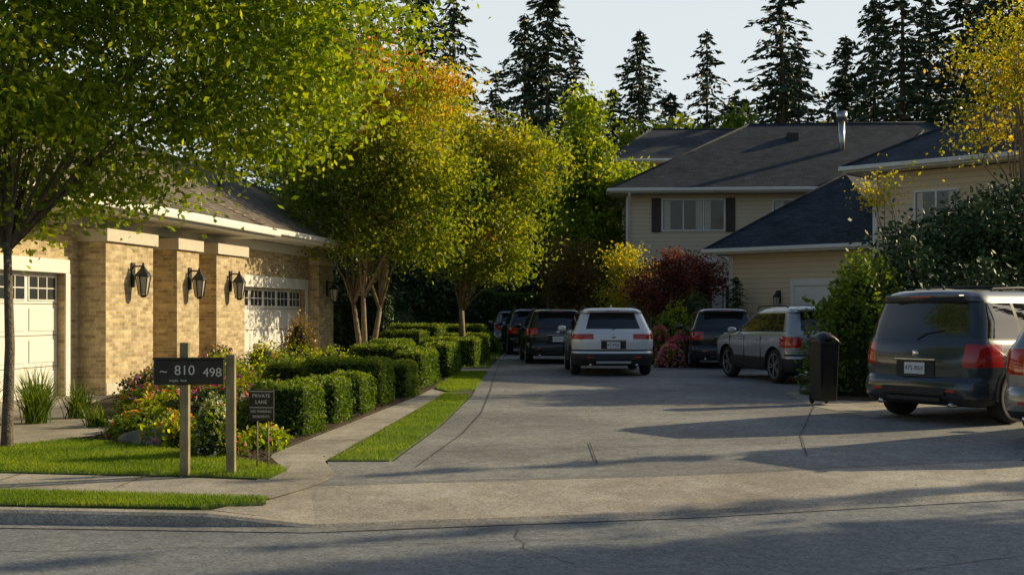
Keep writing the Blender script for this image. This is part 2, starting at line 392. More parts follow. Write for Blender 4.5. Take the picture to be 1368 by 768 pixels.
L2=[(-20,12.3),(-20,10.7),(-4.9,10.6),(-2.75,10.3),(-2.2,10.15),(-2.15,10.75),(-2.7,11.4),(-4.1,12.6),(-5.2,13.35),(-5.85,12.35)]
L3=[(-1.86,11.42),(-1.25,11.42),(-.98,15),(-.76,20.5),(-1.26,21.3),(-1.5,16.5)]
L4=[(-1.55,22.6),(-1.2,21.6),(-.73,22.2),(-.70,25),(-.66,29.2),(-1.4,29)]
L5=[(-2.3,31.6),(-.64,31.2),(-.5,38),(-.35,47),(-.9,57),(-9,57),(-5,40)]
for i,l in enumerate((L1,L2,L3,L4,L5)): sheet('lawn',l,.016+.0005*i,m_lawn,.02)
sheet('garden_bed',[(-2.2,10.8),(-2.62,12.0),(-1.78,20.5),(-1.62,22.4),(-1.5,28.8),(-5.4,27.0),(-6.9,26.8),(-7.2,20.6),(-6.85,17.4),(-5.5,15.8),(-4.95,14.3),(-5.15,13.4),(-4.1,12.65),(-2.75,11.45)],.022,m_mulch,.03)
sheet('garden_bed',[(4.35,31.5),(5.3,36.6),(7.0,36.6),(8.5,38),(5.6,41.5),(4.2,42)],.024,m_mulch,.03)
sheet('garden_bed',[(5.35,19.6),(5.6,22),(8.2,22.9),(8.6,28),(16,33),(16,20),(10,19.8),(7.6,19.0)],.024,m_mulch,.03)
sheet('lawn',[(5.75,12.55),(5.55,10.75),(12,13),(12,16.0)],.018,m_lawn,.02)
sheet('lawn',[(2.6,60),(3.9,47),(4.5,46),(9,47),(9,60)],.018,m_lawn,.02)
strips('expansion_joints',[[(-.93,11),(-.62,14),(-.46,17),(-.42,22),(-.42,30),(-.2,46)],
  [(-1.2,12.1),(2,12.8),(5.9,13.7)],[(.85,11.2),(.9,13)],
  [(-.9,16.0),(2,16.6),(5.0,17.4)],[(3.1,11.8),(3.6,14),(4.9,18.2)],[(-.74,21.0),(5,22.4)],[(-.7,26),(4.5,27)]],.014,.0165,m_joint)
j=[]
for x in (-7,-5.8,-4.6,-3.4): j.append([(x,9.6),(x+.02,10.55)])
for y in np.arange(12,21,1.3): j.append([(-2.56+.094*(y-12),y),(-1.9+.065*(y-11.4),y)])
j.append([(-1.75,9.79),(1.6,10.44),(5.2,11.54)])
strips('sidewalk_joints',j,.012,.0172,m_joint)
ck=[]
for (x,y,dx,dy,n) in [(.2,10.8,.12,.16,9),(3.2,14,-.2,.12,8),(1.9,18,.25,.1,8)]:
    p=[(x,y)]
    for _ in range(n): x+=dx+random.uniform(-.06,.06); y+=dy+random.uniform(-.06,.06); p.append((x,y))
    ck.append(p)
strips('pavement_cracks',ck,.008,.021,m_joint)
ck=[]
for (x,y,dx,dy,n) in [(-3.5,7.6,.3,.02,14),(1.5,6.6,.28,.10,12),(.4,7.2,-.05,.13,9)]:
    p=[(x,y)]
    for _ in range(n): x+=dx+random.uniform(-.08,.08); y+=dy+random.uniform(-.05,.05); p.append((x,y))
    ck.append(p)
strips('street_cracks',ck,.007,-.095,m_joint)

def inpoly(P,poly):
    x,y=P[:,0],P[:,1]; c=np.zeros(len(P),bool); n=len(poly)
    for i in range(n):
        x1,y1=poly[i];x2,y2=poly[i-1]
        t=((y1>y)!=(y2>y))&(x<(x2-x1)*(y-y1)/(y2-y1+1e-12)+x1); c^=t
    return c
def grass(name,poly,bb,n,h,z=.018):
    P=np.stack([bb[0]+rng.random(n)*(bb[1]-bb[0]),bb[2]+rng.random(n)*(bb[3]-bb[2]),np.full(n,z)],1)
    P=P[inpoly(P,poly)]; P[:,:2]+=rng.normal(size=(len(P),2))*.022; P[:,2]+=h*.7
    d=rng.normal(size=(len(P),3))*.45; d[:,2]=1; d/=np.linalg.norm(d,axis=1,keepdims=True)
    patch=.5+.5*np.sin(P[:,0]*3.1+np.sin(P[:,1]*2.3)*2)*np.sin(P[:,1]*2.7)
    leaves(name,P,h,rng.random(len(P))*.6+.4*patch,g_grass,None,aspect=.10,direc=d)
grass('grass',L1,(-5.5,-1.7,8.5,9.7),42000,.020)
grass('grass',L2,(-6.5,-2.1,10.1,13.4),70000,.024)
grass('grass',L3,(-1.9,-.7,11.3,21.4),42000,.020)
grass('grass',L4,(-1.6,-.6,21.5,29.3),14000,.03)
grass('grass',L5,(-4,4,31,57),20000,.05)
grass('grass',[(5.75,12.55),(5.55,10.75),(12,13),(12,16.0)],(5.5,8,10.7,14),9000,.03)
n=9000; P=np.stack([-5.3+rng.random(n)*3.8,10.9+rng.random(n)*12,np.full(n,.034)],1)
P=P[inpoly(P,[(-2.3,10.9),(-2.66,12.0),(-1.8,20.5),(-1.7,22.4),(-4,24),(-5.2,14.3),(-5.1,13.4),(-4.1,12.65),(-2.75,11.45)])]
g_chip=leafmat('bark_chip',[(.03,.018,.01),(.08,.05,.03),(.14,.09,.055)],.02,.9)
leaves('mulch_chips',P,.022,rng.random(len(P)),g_chip,None,up=2)
n=420; P=np.stack([-4.5+rng.random(n)**1.3*8,9.6+rng.random(n)*13,np.full(n,.03)],1)
dd=rng.normal(size=(n,3)); dd[:,2]*=.1; dd/=np.linalg.norm(dd,axis=1,keepdims=True)
leaves('fallen_leaves',P,.02,rng.random(n),g_yel,None,up=3,direc=dd)

# ------------------------------------------------------------------ house parts (local frame: +x along wall, +y inward)
def hip(name,x0,x1,y0,y1,z0,ra,rb,z1,parent,mat,th=.16):
    v=[(x0,y0,z0),(x1,y0,z0),(x1,y1,z0),(x0,y1,z0),(*ra,z1),(*rb,z1)]
    mobj(name+'_shingles',v,[(0,1,5,4),(1,2,5),(2,3,4,5),(3,0,4)],mat,parent)
    i=.02
    boxes(name+'_fascia',[(x0+i,x1-i,y0+i,y1-i,z0-th,z0-.004)],m_white,parent)
    gz0,gz1=z0-.11,z0+.02
    boxes(name+'_gutter',[(x0-.08,x1+.08,y0-.10,y0+.012,gz0,gz1),(x1-.012,x1+.10,y0+.02,y1,gz0,gz1-.003),(x0-.10,x0+.012,y0+.02,y1,gz0,gz1-.003)],m_white,parent,.02)
    T=[(v[4],v[5]),(v[0],v[4]),(v[3],v[4]),(v[1],v[5]),(v[2],v[5])]
    tubes(name+'_ridge_caps',[([Vector(a)+Vector((0,0,.01)),Vector(b)+Vector((0,0,.01))],[.055,.055]) for a,b in T],mat,parent,6)
def garage_door(x0,x1,y,z1,parent,win=True):
    n=6 if x1-x0>3.5 else 4; rows=4; h=z1/rows; w=(x1-x0)/n
    box('garage_door_leaf',x0,x1,y,y+.05,0.02,z1,m_gdoor,parent)
    L=[];G=[];Fm=[]
    for r in range(rows):
        for c in range(n):
            a=x0+c*w+.07;b=x0+(c+1)*w-.07;lo=r*h+.08;hi=r*h+h-.08
            if r==rows-1 and win:
                G.append((a,b,y-.006,y+.0,lo,hi))
                Fm+=[(a-.025,b+.025,y-.02,y+.0,lo-.025,lo),(a-.025,b+.025,y-.02,y+.0,hi,hi+.025),(a-.025,a,y-.018,y+.0,lo,hi),(b,b+.025,y-.018,y+.0,lo,hi)]
                for k in (1,2): Fm.append((a+(b-a)*k/3-.01,a+(b-a)*k/3+.01,y-.014,y+.0,lo,hi))
                Fm.append((a,b,y-.012,y+.0,(lo+hi)/2-.01,(lo+hi)/2+.01))
            else: L.append((a,b,y-.016,y+.0,lo,hi))
    boxes('door_panels',L,m_gdoor,parent,.012)
    boxes('door_seams',[(x0,x1,y-.003,y+.0,r*h-.006,r*h+.006) for r in range(1,rows)],m_joint,parent)
    if G: boxes('door_window_panes',G,m_glass,parent); boxes('door_window_frames',Fm,m_gdoor,parent)
def lantern(x,y,z,parent,s=1.0):
    yy=y-.17*s
    boxes('wall_lantern_bracket',[(x-.05*s,x+.05*s,y-.03,y-.002,z-.05*s,z+.30*s),(x-.012,x+.012,yy,y-.02,z+.235*s,z+.26*s)],m_iron,parent,.005)
    parts=[lathe([(.03*s,-.20*s),(.055*s,-.17*s),(.06*s,-.16*s)],6,'z'),lathe([(.12*s,.10*s),(.10*s,.14*s),(.05*s,.20*s),(.02*s,.25*s),(.012*s,.30*s)],6,'z')]
    V=[];F=[]
    for v,f in parts:
        k=len(V);V+=[(a+x,b+yy,c+z) for a,b,c in v];F+=[tuple(i+k for i in q) for q in f]
    for k in range(6):
        t=k/6*6.283
        a=(x+math.cos(t)*.06*s,yy+math.sin(t)*.06*s,z-.165*s); b=(x+math.cos(t)*.105*s,yy+math.sin(t)*.105*s,z+.105*s)
        vv,ff=tube([a,b],[.009*s,.009*s],4); kk=len(V);V+=vv;F+=[tuple(i+kk for i in q) for q in ff]
    mobj('wall_lantern_cage',V,F,m_iron,parent)
    v,f=lathe([(.052*s,-.155*s),(.092*s,.095*s)],6,'z'); mobj('wall_lantern_glass',[(a+x,b+yy,c+z) for a,b,c in v],f,m_lglass,parent)
def window(x0,x1,z0,z1,y,parent,cols=2,shut=True,cur=True):
    fr=.07; L=[(x0-fr,x1+fr,y-.06,y-.003,z0-fr,z0),(x0-fr,x1+fr,y-.06,y-.003,z1,z1+fr),(x0-fr,x0,y-.055,y-.003,z0,z1),(x1,x1+fr,y-.055,y-.003,z0,z1)]
    for c in range(1,cols): xx=x0+(x1-x0)*c/cols; L.append((xx-.03,xx+.03,y-.05,y-.003,z0,z1))
    boxes('window_frame',L,m_white,parent,.008)
    box('window_glass',x0,x1,y-.03,y-.004,z0,z1,m_glass,parent)
    if cur:
        w=(x1-x0)/cols
        boxes('curtains',[(x0+c*w+(.05 if c%2==0 else w*.62),x0+c*w+(w*.36 if c%2==0 else w-.05),y-.034,y-.0305,z0+.02,z1-.02) for c in range(cols)],m_cur,parent)
    if shut:
        boxes('shutters',[(x0-fr-.42,x0-fr-.03,y-.05,y-.004,z0-.1,z1+.1),(x1+fr+.03,x1+fr+.42,y-.05,y-.004,z0-.1,z1+.1)],m_shut,parent,.01)

# --- brick house (left)
bh=empty('brick_house',(-8.1,21.0,0),math.atan2(.982,.189))
box('wall_core',-9,13,.32,7.6,0,3.42,m_brick,bh)
boxes('wall_front',[(-9,-6.0,0,.318,0,3.42),(-6.0,-.45,0,.318,2.25,3.42),(-.45,2.0,0,.318,0,3.42),(2.65,6.15,0,.318,0,3.42),(6.15,11.45,0,.318,2.22,3.42),(11.45,13,0,.318,0,3.42)],m_brick,bh)
boxes('brick_piers',[(0.0,1.75,-.55,-.002,0,2.86),(2.75,3.75,-.55,-.002,0,2.86),(4.5,6.0,-.60,-.002,0,2.86),(11.75,12.95,-.30,-.002,0,2.95)],m_brick,bh)
boxes('pier_caps',[(-.08,1.83,-.63,-.002,2.86,3.1),(2.67,3.83,-.63,-.002,2.86,3.1),(4.42,6.08,-.68,-.002,2.86,3.1),(11.67,13.03,-.38,-.002,2.95,3.15)],m_cream,bh,.01)
boxes('frieze_board',[(-9,13.02,-.03,-.003,3.16,3.4)],m_white,bh)
boxes('pier_bases',[(-.04,1.79,-.59,-.554,0.0,.22),(2.71,3.79,-.59,-.554,0,.22),(4.46,6.04,-.64,-.604,0,.22)],m_cream,bh)
boxes('garage_trim',[(-6.12,-.33,-.03,-.003,2.25,2.5),(-.47,-.30,-.035,-.003,0,2.249),(6.0,11.6,-.04,-.003,2.20,2.50),(11.43,11.6,-.03,-.003,0,2.198),(6.02,6.17,-.03,-.003,0,2.198)],m_white,bh,.01)
garage_door(-6.0,-.45,.16,2.25,bh); garage_door(6.17,11.43,.16,2.2,bh)
box('entry_door',2.05,2.6,.24,.31,0,2.2,m_cream,bh)
box('entry_transom',2.03,2.62,.2,.31,2.25,3.0,m_cream,bh)
hip('main_roof',-10,14.6,-1.0,8.6,3.58,(-6,3.0),(12.3,2.8),5.75,bh,m_shingb)
hip('entry_roof',-10.3,6.6,-1.15,6,3.50,(-7,3.2),(3.4,2.4),5.45,bh,m_shingb)
tubes('downspout',[([(13.1,-.9,3.45),(13.12,-.6,3.25),(13.08,-.08,3.0),(13.08,-.08,.1)],[.045]*4)],m_white,bh,8)
tubes('roof_vent',[([(8.5,1.2,4.4),(8.5,1.2,5.25)],[.07,.07])],m_iron,bh,10)
for x,y in ((.95,-.55),(3.3,-.55),(5.2,-.60),(12.4,-.30)): lantern(x,y,2.1,bh,1.35)
boxes('house_number_box',[(1.9,2.0,-.06,-.004,1.3,1.6)],m_iron,bh)

# --- right house with garage wing
rh=empty('beige_house',(7.1,38.8,0),math.atan2(-.66,.75))
box('garage_wing_wall',0.35,6.0,.3,9,0,3.55,m_siding2,rh)
boxes('corner_boards',[(0.3,.46,.25,.298,0,3.5),(2.62,2.75,.24,.298,0,2.45),(5.75,5.88,.24,.298,0,2.45),(2.62,5.88,.235,.297,2.45,2.66)],m_white,rh)
garage_door(2.75,5.75,.285,2.44,rh,False)
hip('garage_roof',-.3,6.5,-.35,11,3.72,(3.3,3.0),(3.3,9),6.35,rh,m_shing)
lantern(2.2,.3,1.95,rh,1.2)
tubes('downspout',[([(.0,-.3,3.6),(.15,-.1,3.4),(.38,.22,3.25),(.38,.22,.1)],[.05]*4),([(-.2,.3,3.6),(.05,.4,3.4),(.27,.42,3.2),(.27,.42,.1)],[.05]*4)],m_white,rh,8)
box('upper_wall',6.02,15,-.9,9,0,5.75,m_siding2,rh)
boxes('upper_corner_boards',[(5.98,6.12,-.95,-.904,3.0,5.7)],m_white,rh)
window(7.3,8.5,4.1,5.1,-.9,rh,2,False); window(9.6,10.6,4.1,5.1,-.9,rh,1,False); window(7.4,9.4,1.2,2.4,-.9,rh,2,False)
hip('upper_roof',5.3,17.5,-1.6,9.7,5.95,(9.6,4.0),(13.5,4.0),8.7,rh,m_shing)
box('upper_wall_side',5.0,6.0,1.5,9,3.6,5.75,m_siding2,rh)

# --- far two-storey house
fh=empty('tan_house',(4.9,48,0),math.radians(-4))
box('walls',0,18,0,11,0,6.6,m_siding,fh)
boxes('corner_boards',[(-.03,.14,-.04,-.002,0,6.5)],m_white,fh)
window(1.55,4.1,5.1,6.35,0,fh,3,True); window(1.55,4.1,1.2,2.6,0,fh,2,True); window(6.2,7.4,5.1,6.3,0,fh,1,False)
boxes('belt_course',[(-.02,18.02,-.05,-.003,3.7,3.9)],m_white,fh)
hip('main_roof',-.75,18.8,-.8,11.8,6.78,(5.9,5.2),(14.0,5.2),10.4,fh,m_shing)
hip('cross_roof',9.0,17,-4,6,6.0,(12.4,0),(13.4,2),9.2,fh,m_shing)
box('cross_wing',9.7,16.3,-3.3,-.06,0,5.85,m_siding,fh)
tubes('downspout',[([(.1,-.8,6.6),(.1,-.3,6.3),(.1,-.09,6.1),(.1,-.09,.1)],[.05]*4)],m_white,fh,8)
tubes('flue_pipe',[([(9.6,2.6,8.2),(9.6,2.6,10.3)],[.14,.14]),([(9.6,2.6,10.1),(9.6,2.6,10.5)],[.24,.24])],m_alloy,fh,12)
boxes('roof_vents',[(7.4,7.9,3.5,3.9,9.0,9.75),(4.3,4.6,2.9,3.2,8.3,8.9)],m_iron,fh,.02)
dh=empty('grey_house',(5.9,63,0),0)
box('walls',0,14,0,9,0,9.9,m_siding,dh)
hip('roof',-.8,14.8,-.8,9.8,10.1,(2.5,4.5),(11,4.5),12.6,dh,m_shing)
window(.9,2.2,8.3,9.5,0,dh,1,False)

# ------------------------------------------------------------------ cars
def car(name,loc,ang,pt,L=4.6,W=1.9,H=1.68,clad=True,tl=(6,9),plate='B37 K2L',rails=True,tls=3,dp=0,boxy=0):
    e=empty(name,(loc[0],loc[1],.012),math.radians(ang))
    hw=W/2; xw=L-1.2
    LY=[(.24,.25,L-.3,.84,.15),(.27,.10,L-.10,.92,.22),(.36,.03,L-.02,.97,.30),(.46,0,L,.985,.32),(.55,.0,L,.988,.32),(.60,.02,L-.01,.988,.32),(.64,.075,L-.03,.988,.30),
        (.78,.07,L-.05,1.0,.28),(.86,.072,L-.06,1.0,.28),(.99,.10,L-.12,.985,.26),(1.05,.13,L-.2,.965,.23),(1.09,.165,xw+.02,.93,.20),(1.115,.19,xw-.03,.912,.18),
        (1.32,.315,xw-.40,.845,.17),(1.53,.45,xw-.80,.765,.16),(1.56,.42,xw-.86,.75,.17),(1.61,.40,xw-.98,.725,.20),(1.652,.46,xw-1.1,.67,.24),(1.68,.66,xw-1.3,.56,.24),(1.69,1.05,xw-1.6,.34,.15)]
    if boxy:   # squarer, more upright tailgate and cabin
        LY=[(z,(xr if z<1.06 else (xr-.14*min(1,(z-1.06)/.45) if z<1.66 else xr-.22)),xf,(wf if z<1.06 else min(.95,wf+.055*min(1,(z-1.06)/.3))),rc) for (z,xr,xf,wf,rc) in LY]
    yf=[0,.34,.66,.90,1.0]; us=[0,.055,.235,.262,.50,.525,.80,.82,.95,1.0]
    V=[];NR=None
    for (z,xr,xf,wf,rc) in LY:
        w=hw*wf; z2=z if z<1.0 else 1.0+(z-1.0)*(H-1.0)/.69
        ring=[]; crown=.085 if z>.5 else .05; cf=.06
        for t in yf[:-1]: ring.append((xr+crown*(t**2)*.6,t*(w-rc)))
        x_c=xr+crown*.6
        for a in (0,22.5,45,67.5,90):
            a=math.radians(a); ring.append((x_c+rc*(1-math.cos(a)),w-rc+rc*math.sin(a)))
        xs=x_c+rc; xe=xf-cf-rc
        for u in us[1:]: ring.append((xs+(xe-xs)*u,w*(1+.014*math.sin(math.pi*u))))
        for a in (67.5,45,22.5,0):
            a=math.radians(a); ring.append((xf-cf-rc*(1-math.cos(a)),w-rc+rc*math.sin(a)))
        for t in (.6,.3,0): ring.append((xf-cf*(t**2),t*(w-rc)))
        full=ring+[(x,-y) for x,y in ring[-2:0:-1]]
        NR=len(full); nh=len(ring)
        for x,y in full:
            zz=z2
            if .95<z<1.08 and x>xw: zz-=.13*((x-xw)/(L-xw))**1.5
            if .8<z<1.12: zz+=.03*(1-min(1,x/(L*.6)))
            if z>1.54 and z<1.67: zz-=.02*(abs(y)/hw)**2
            V.append((x,y,zz))
    F=[];MI=[]
    iR=4; iC=8; iS=iC+len(us)-1; iF=iS+4
    def half(j): return j if j<nh-1 else NR-1-j
    nl=len(LY)
    for i in range(nl-1):
        for j in range(NR):
            F.append((i*NR+j,i*NR+(j+1)%NR,(i+1)*NR+(j+1)%NR,(i+1)*NR+j)); h=half(j); m=0
            if i<2 or (clad and i<4): m=1
            if i==5 and h<iC and clad: m=1
            if tl[0]<=i<tl[1] and tls<=h<=iC: m=3
            if 12<=i<14:
                if h<3: m=2
                elif h<=iC and dp: m=2
                elif iC<h<iS:
                    m=2 if h-iC in (1,3,5,7) else 1
                elif h>=iF-1: m=2
            if i==11 and h>=iC: m=1
            if i==14 and h<iC: m=1
            MI.append(m)
    F.append(tuple(range(NR))[::-1]); MI.append(1)
    F.append(tuple((nl-1)*NR+j for j in range(NR))); MI.append(0)
    mats=[pt,m_cplast,m_cglass,m_tail,m_chrome,m_tailw]
    o=mobj('body_shell',V,F,mats,e,MI,smooth=True); fixn(o)
    wr=.37; wx=(.93,L-.93); V2=[];F2=[]
    for x in wx:
        for s in (1,-1):
            v,f=lathe([(.42,0),(.42,.5)],32)
            v=[(a+x,(hw-.30+b)*s,c+.38) for a,b,c in v]; k0=len(V2);V2+=v;F2+=[tuple(i+k0 for i in q) for q in f]
    co=mobj('cut',V2,F2,mats,e,[1]*len(F2)); fixn(co)
    md=o.modifiers.new('b','BOOLEAN'); md.operation='DIFFERENCE'; md.object=co; md.solver='EXACT'
    C.view_layer.update(); dg=C.evaluated_depsgraph_get()
    nm=D.meshes.new_from_object(o.evaluated_get(dg)); 
    o.modifiers.clear()
    if len(nm.polygons)>200: o.data=nm
    D.objects.remove(co)
    try: o.data.set_sharp_from_angle(angle=math.radians(32))
    except Exception: pass
    for x in wx:
        for s in (1,-1):
            we=D.objects.new('wheel',None); link(we,e); we.location=(x,(hw-.135)*s,wr); we.scale=(1,s,1)
            v,f=lathe([(.23,-.10),(.33,-.115),(.36,-.09),(.37,-.04),(.37,.04),(.362,.09),(.338,.112),(.28,.118),(.265,.10)],36)
            mobj('tyre',v,f,m_tyre,we,smooth=True)
            v,f=lathe([(.265,.10),(.255,.075),(.235,.02),(.2,.01)],30); mobj('rim_barrel',v,f,m_cplast,we,smooth=True)
            v,f=lathe([(.272,.095),(.272,.112),(.253,.112),(.246,.09)],36); f=f[:-2]
            SV=list(v);SF=list(f)
            v,f=lathe([(.05,.03),(.06,.095),(.045,.105),(.02,.108)],16); kk=len(SV);SV+=v;SF+=[tuple(i+kk for i in q) for q in f]
            for q in range(10):
                t=(q//2)*1.2566+(.16 if q%2 else -.16); ca,sa=math.cos(t),math.sin(t)
                bx=boxv(.035,.26,.078,.103,-.016,.016); kk=len(SV)
                SV+=[(a*ca-c*sa,b,a*sa+c*ca) for a,b,c in bx]; SF+=[tuple(i+kk for i in g_) for g_ in BF]
            mobj('alloy_spokes',SV,SF,m_alloy,we)
    for x in wx:
        for s in (1,-1):
            av=[];af=[]; n=18
            for q in range(n+1):
                t=math.radians(-8+196*q/n)
                for r,yy in ((.415,.0),(.415,.03),(.465,.024),(.465,.0)):
                    av.append((x+math.cos(t)*r,(hw*.985+yy-.012)*s,.38+math.sin(t)*r))
                if q:
                    for u in range(3): b0=4*q; af.append((b0-4+u,b0+u,b0+u+1,b0-3+u))
            mobj('wheel_arch_trim',av,af,m_cplast if clad else pt,e)
    S=[]; HN=[]
    for s in (1,-1):
        ya,yb=sorted((s*(hw*.97),s*(hw*1.0+.0145)))
        for x in (1.62,2.55,3.42): S.append((x*L/4.6-.004,x*L/4.6+.004,ya,yb,.42,1.0))
        ya,yb=sorted((s*hw*.98,s*(hw+.035)))
        for x in (1.78,2.7): HN.append((x*L/4.6,x*L/4.6+.2,ya,yb,.91,.94))
    boxes('door_seams',S,m_cplast,e); boxes('door_handles',HN,pt,e,.01)
    hx=.07; kz=(H-1.0)/.69; zt=lambda z:1+(z-1)*kz; bo=-.10 if boxy else 0
    boxes('plate_recess',[(hx-.008,hx+.06,-.30,.30,.655,.85)],m_cplast,e,.01)
    box('number_plate',hx-.02,hx-.010,-.16,.16,.67,.83,m_plate,e)
    cu=D.curves.new('plate_text','FONT'); cu.body=plate; cu.size=.085; cu.align_x='CENTER'; cu.align_y='CENTER'; cu.extrude=.001
    to=D.objects.new('plate_text',cu); to.data.materials.append(m_platet); link(to,e)
    to.matrix_local=Matrix(((0,0,-1,hx-.0225),(-1,0,0,0),(0,1,0,.75),(0,0,0,1)))
    boxes('tailgate_chrome_bar',[(hx-.022,hx+.02,-.32,.32,.862,.885)],m_chrome,e,.006)
    v,f=lathe([(.055,-.0),(.05,.012),(.02,.014)],20); mobj('badge',[(hx+.004-b,a,.955+c*.8) for a,b,c in v],f,m_chrome,e,smooth=True)
    boxes('bumper_reflectors',[(.012,.07,hw*.50,hw*.66,.44,.475),(.012,.07,-hw*.66,-hw*.50,.44,.475)],m_tail,e,.004)
    boxes('bumper_insert',[(-.005,.1,-.5,.5,.385,.50)],m_cplast,e,.015)
    boxes('bumper_skid',[(.0,.1,-.42,.42,.30,.365)],m_alloy if clad else m_cplast,e,.015)
    T=[]
    for s in (1,-1): T.append(([(hx+.052,s*hw*.60,.66),(hx+.058,s*hw*.60,.86),(hx+.09,s*hw*.585,1.02),(hx+.17,s*hw*.56,zt(1.115))],[.0045]*4))
    tubes('tailgate_seams',T,m_cplast,e,5)
    tubes('exhaust_pipes',[([(.3,.55,.27),(.04,.55,.27)],[.035,.035]),([(.3,-.55,.27),(.04,-.55,.27)],[.035,.035])],m_chrome,e,12)
    tubes('rear_wiper',[([(.165+bo*.12,.02,zt(1.12)),(.225+bo*.4,-.1,zt(1.18)),(.265+bo*.6,-.36,zt(1.22))],[.013,.010,.007])],m_cplast,e,6)
    boxes('roof_spoiler',[(.30+bo,.66,-hw*.60,hw*.60,zt(1.585),zt(1.622))],pt,e,.016)
    boxes('high_brake_light',[(.292+bo,.33+bo,-.16,.16,zt(1.592),zt(1.61))],m_tail,e)
    if rails:
        T=[]
        for s in (1,-1):
            y=s*hw*.635; T.append(([(.78,y,zt(1.62)),(.95,y,zt(1.695)),(1.6,y,zt(1.71)),(2.3,y,zt(1.695)),(2.45,y*.99,zt(1.61))],[.016]*5))
        tubes('roof_rails',T,m_cplast,e,8)
        if boxy: tubes('roof_cross_bars',[([(1.3,-hw*.63,zt(1.725)),(1.3,hw*.63,zt(1.725))],[.016,.016]),([(2.1,-hw*.63,zt(1.725)),(2.1,hw*.63,zt(1.725))],[.016,.016])],m_cplast,e,8)
    tubes('roof_antenna',[([(.76,0,zt(1.67)),(.70,0,zt(1.75))],[.03,.006])],pt,e,6)
    for s in (1,-1):
        v,f=lathe([(.02,-.11),(.08,-.09),(.105,0),(.08,.09),(.02,.11)],12)
        mobj('door_mirror',[(xw-.25+c*.7,(hw+.08)*s+b,1.12+a*.75) for a,b,c in v],f,pt,e,smooth=True)
    boxes('head_lamps',[(L-.22,L-.075,hw*.6,hw*.84,.72,.84),(L-.22,L-.075,-hw*.84,-hw*.6,.72,.84)],m_tailw,e,.03)
    boxes('grille',[(L-.08,L-.045,-.45,.45,.5,.82)],m_cplast,e,.02)
    return e
car('parked_suv',(2.45,27.0),90.5,p_white,4.6,2.0,1.66,True,(8,9),'BT 492K',tls=2)
car('parked_suv',(1.38,33.6),93,p_dark,4.6,1.9,1.66,False,(8,10),'KX2 81P',tls=3)
car('parked_suv',(.80,41.2),94,p_dark,4.6,1.9,1.70,False,(7,9),'CH0 62L')
car('parked_suv',(6.76,23.7),102,p_grey,4.4,1.84,1.67,True,(7,9),'MR6 20T',tls=4)
car('parked_suv',(5.85,30.7),86,p_dark,4.6,1.88,1.66,False,(7,9),'DA7 55N')
car('parked_suv',(5.52,15.5),35,p_blue,5.0,1.95,1.84,False,(7,10),'475 BSX',tls=4,dp=1,boxy=1)
car('parked_suv',(6.22,12.52),36,p_silv,4.8,1.9,1.76,False,(7,10),'LF9 03W')
car('parked_suv',(.1,52),92,p_grey,4.6,1.9,1.66,False,(7,9),'SV3 18C')

# ------------------------------------------------------------------ bin
def bin_(x,y,rz,s=(1,1,1)):
    e=empty('wheeled_bin',(x,y,.012),rz); e.scale=s
    v=[(-.25,-.29,.06),(.25,-.29,.06),(.25,.26,.06),(-.25,.26,.06),(-.29,-.36,.98),(.29,-.36,.98),(.29,.33,.98),(-.29,.33,.98)]
    o=mobj('tub',v,BF,m_bin,e); b=o.modifiers.new('b','BEVEL'); b.width=.03; b.segments=3
    boxes('rim',[(-.315,.315,-.385,.355,.955,1.0)],m_bin,e,.012)
    n=10; lv=[];lf=[]
    for i in range(n+1):
        t=i/n; yy=-.40+t*.79; zz=1.005+.09*math.sin(math.pi*t)**.7
        for xx,dz in ((-.32,-.05),(-.24,.0),(-.12,.05),(0,.065),(.12,.05),(.24,.0),(.32,-.05)): lv.append((xx,yy,zz+dz))
        if i:
            for q in range(6): b0=7*i; lf.append((b0-7+q,b0-6+q,b0+q+1,b0+q))
    o=mobj('domed_lid',lv,lf,m_bin,e,smooth=True); sm=o.modifiers.new('s','SOLIDIFY'); sm.thickness=.02
    tubes('handle',[([(-.24,.33,.93),(-.24,.42,1.0),(.24,.42,1.0),(.24,.33,.93)],[.016]*4)],m_bin,e)
    for sx in (-1,1):
        vv,ff=lathe([(.05,-.03),(.10,-.03),(.105,0),(.10,.03),(.05,.03)],20); mobj('wheel',[(b+.22*sx,a+.24,c+.105) for a,b,c in vv],ff,m_tyre,e,smooth=True)
    boxes('ribs',[(-.2,-.17,-.345,-.30,.3,.8),(.17,.2,-.345,-.30,.3,.8)],m_bin,e)
bin_(5.16,18.6,math.radians(12),(.60,.62,1.04))

# ------------------------------------------------------------------ signs
def text(body,size,mat,parent,loc,w=0):
    cu=D.curves.new('lettering','FONT'); cu.body=body; cu.size=size; cu.align_x='CENTER'; cu.align_y='CENTER'; cu.extrude=.002; cu.offset=w
    o=D.objects.new('lettering',cu); cu.materials.append(mat); link(o,parent); o.location=loc; o.rotation_euler=(math.pi/2,0,0); return o
sg=empty('address_sign',(-2.82,10.4,0),math.radians(4))
boxes('wooden_posts',[(-.245,-.165,-.045,.045,-.05,1.24),(.175,.255,-.045,.045,-.05,1.13)],m_wood,sg,.008)
boxes('name_board',[(-.47,.165,-.085,-.047,.855,1.085)],m_signb,sg,.01)
boxes('board_lip',[(-.48,.172,-.09,-.042,1.086,1.105)],m_signb,sg,.004)
text('810',.125,m_letter,sg,(-.19,-.089,.985),.0); text('498',.115,m_letter,sg,(.06,-.089,.965),.0); text('~',.12,m_letter,sg,(-.38,-.089,.98),.0)
text('maple  lane',.035,m_letter,sg,(-.25,-.089,.895))
ys=empty('yard_sign',(-2.42,10.85,0),math.radians(-6))
boxes('sign_panel',[(-.125,.125,-.012,.012,.47,.775)],m_signb,ys,.008)
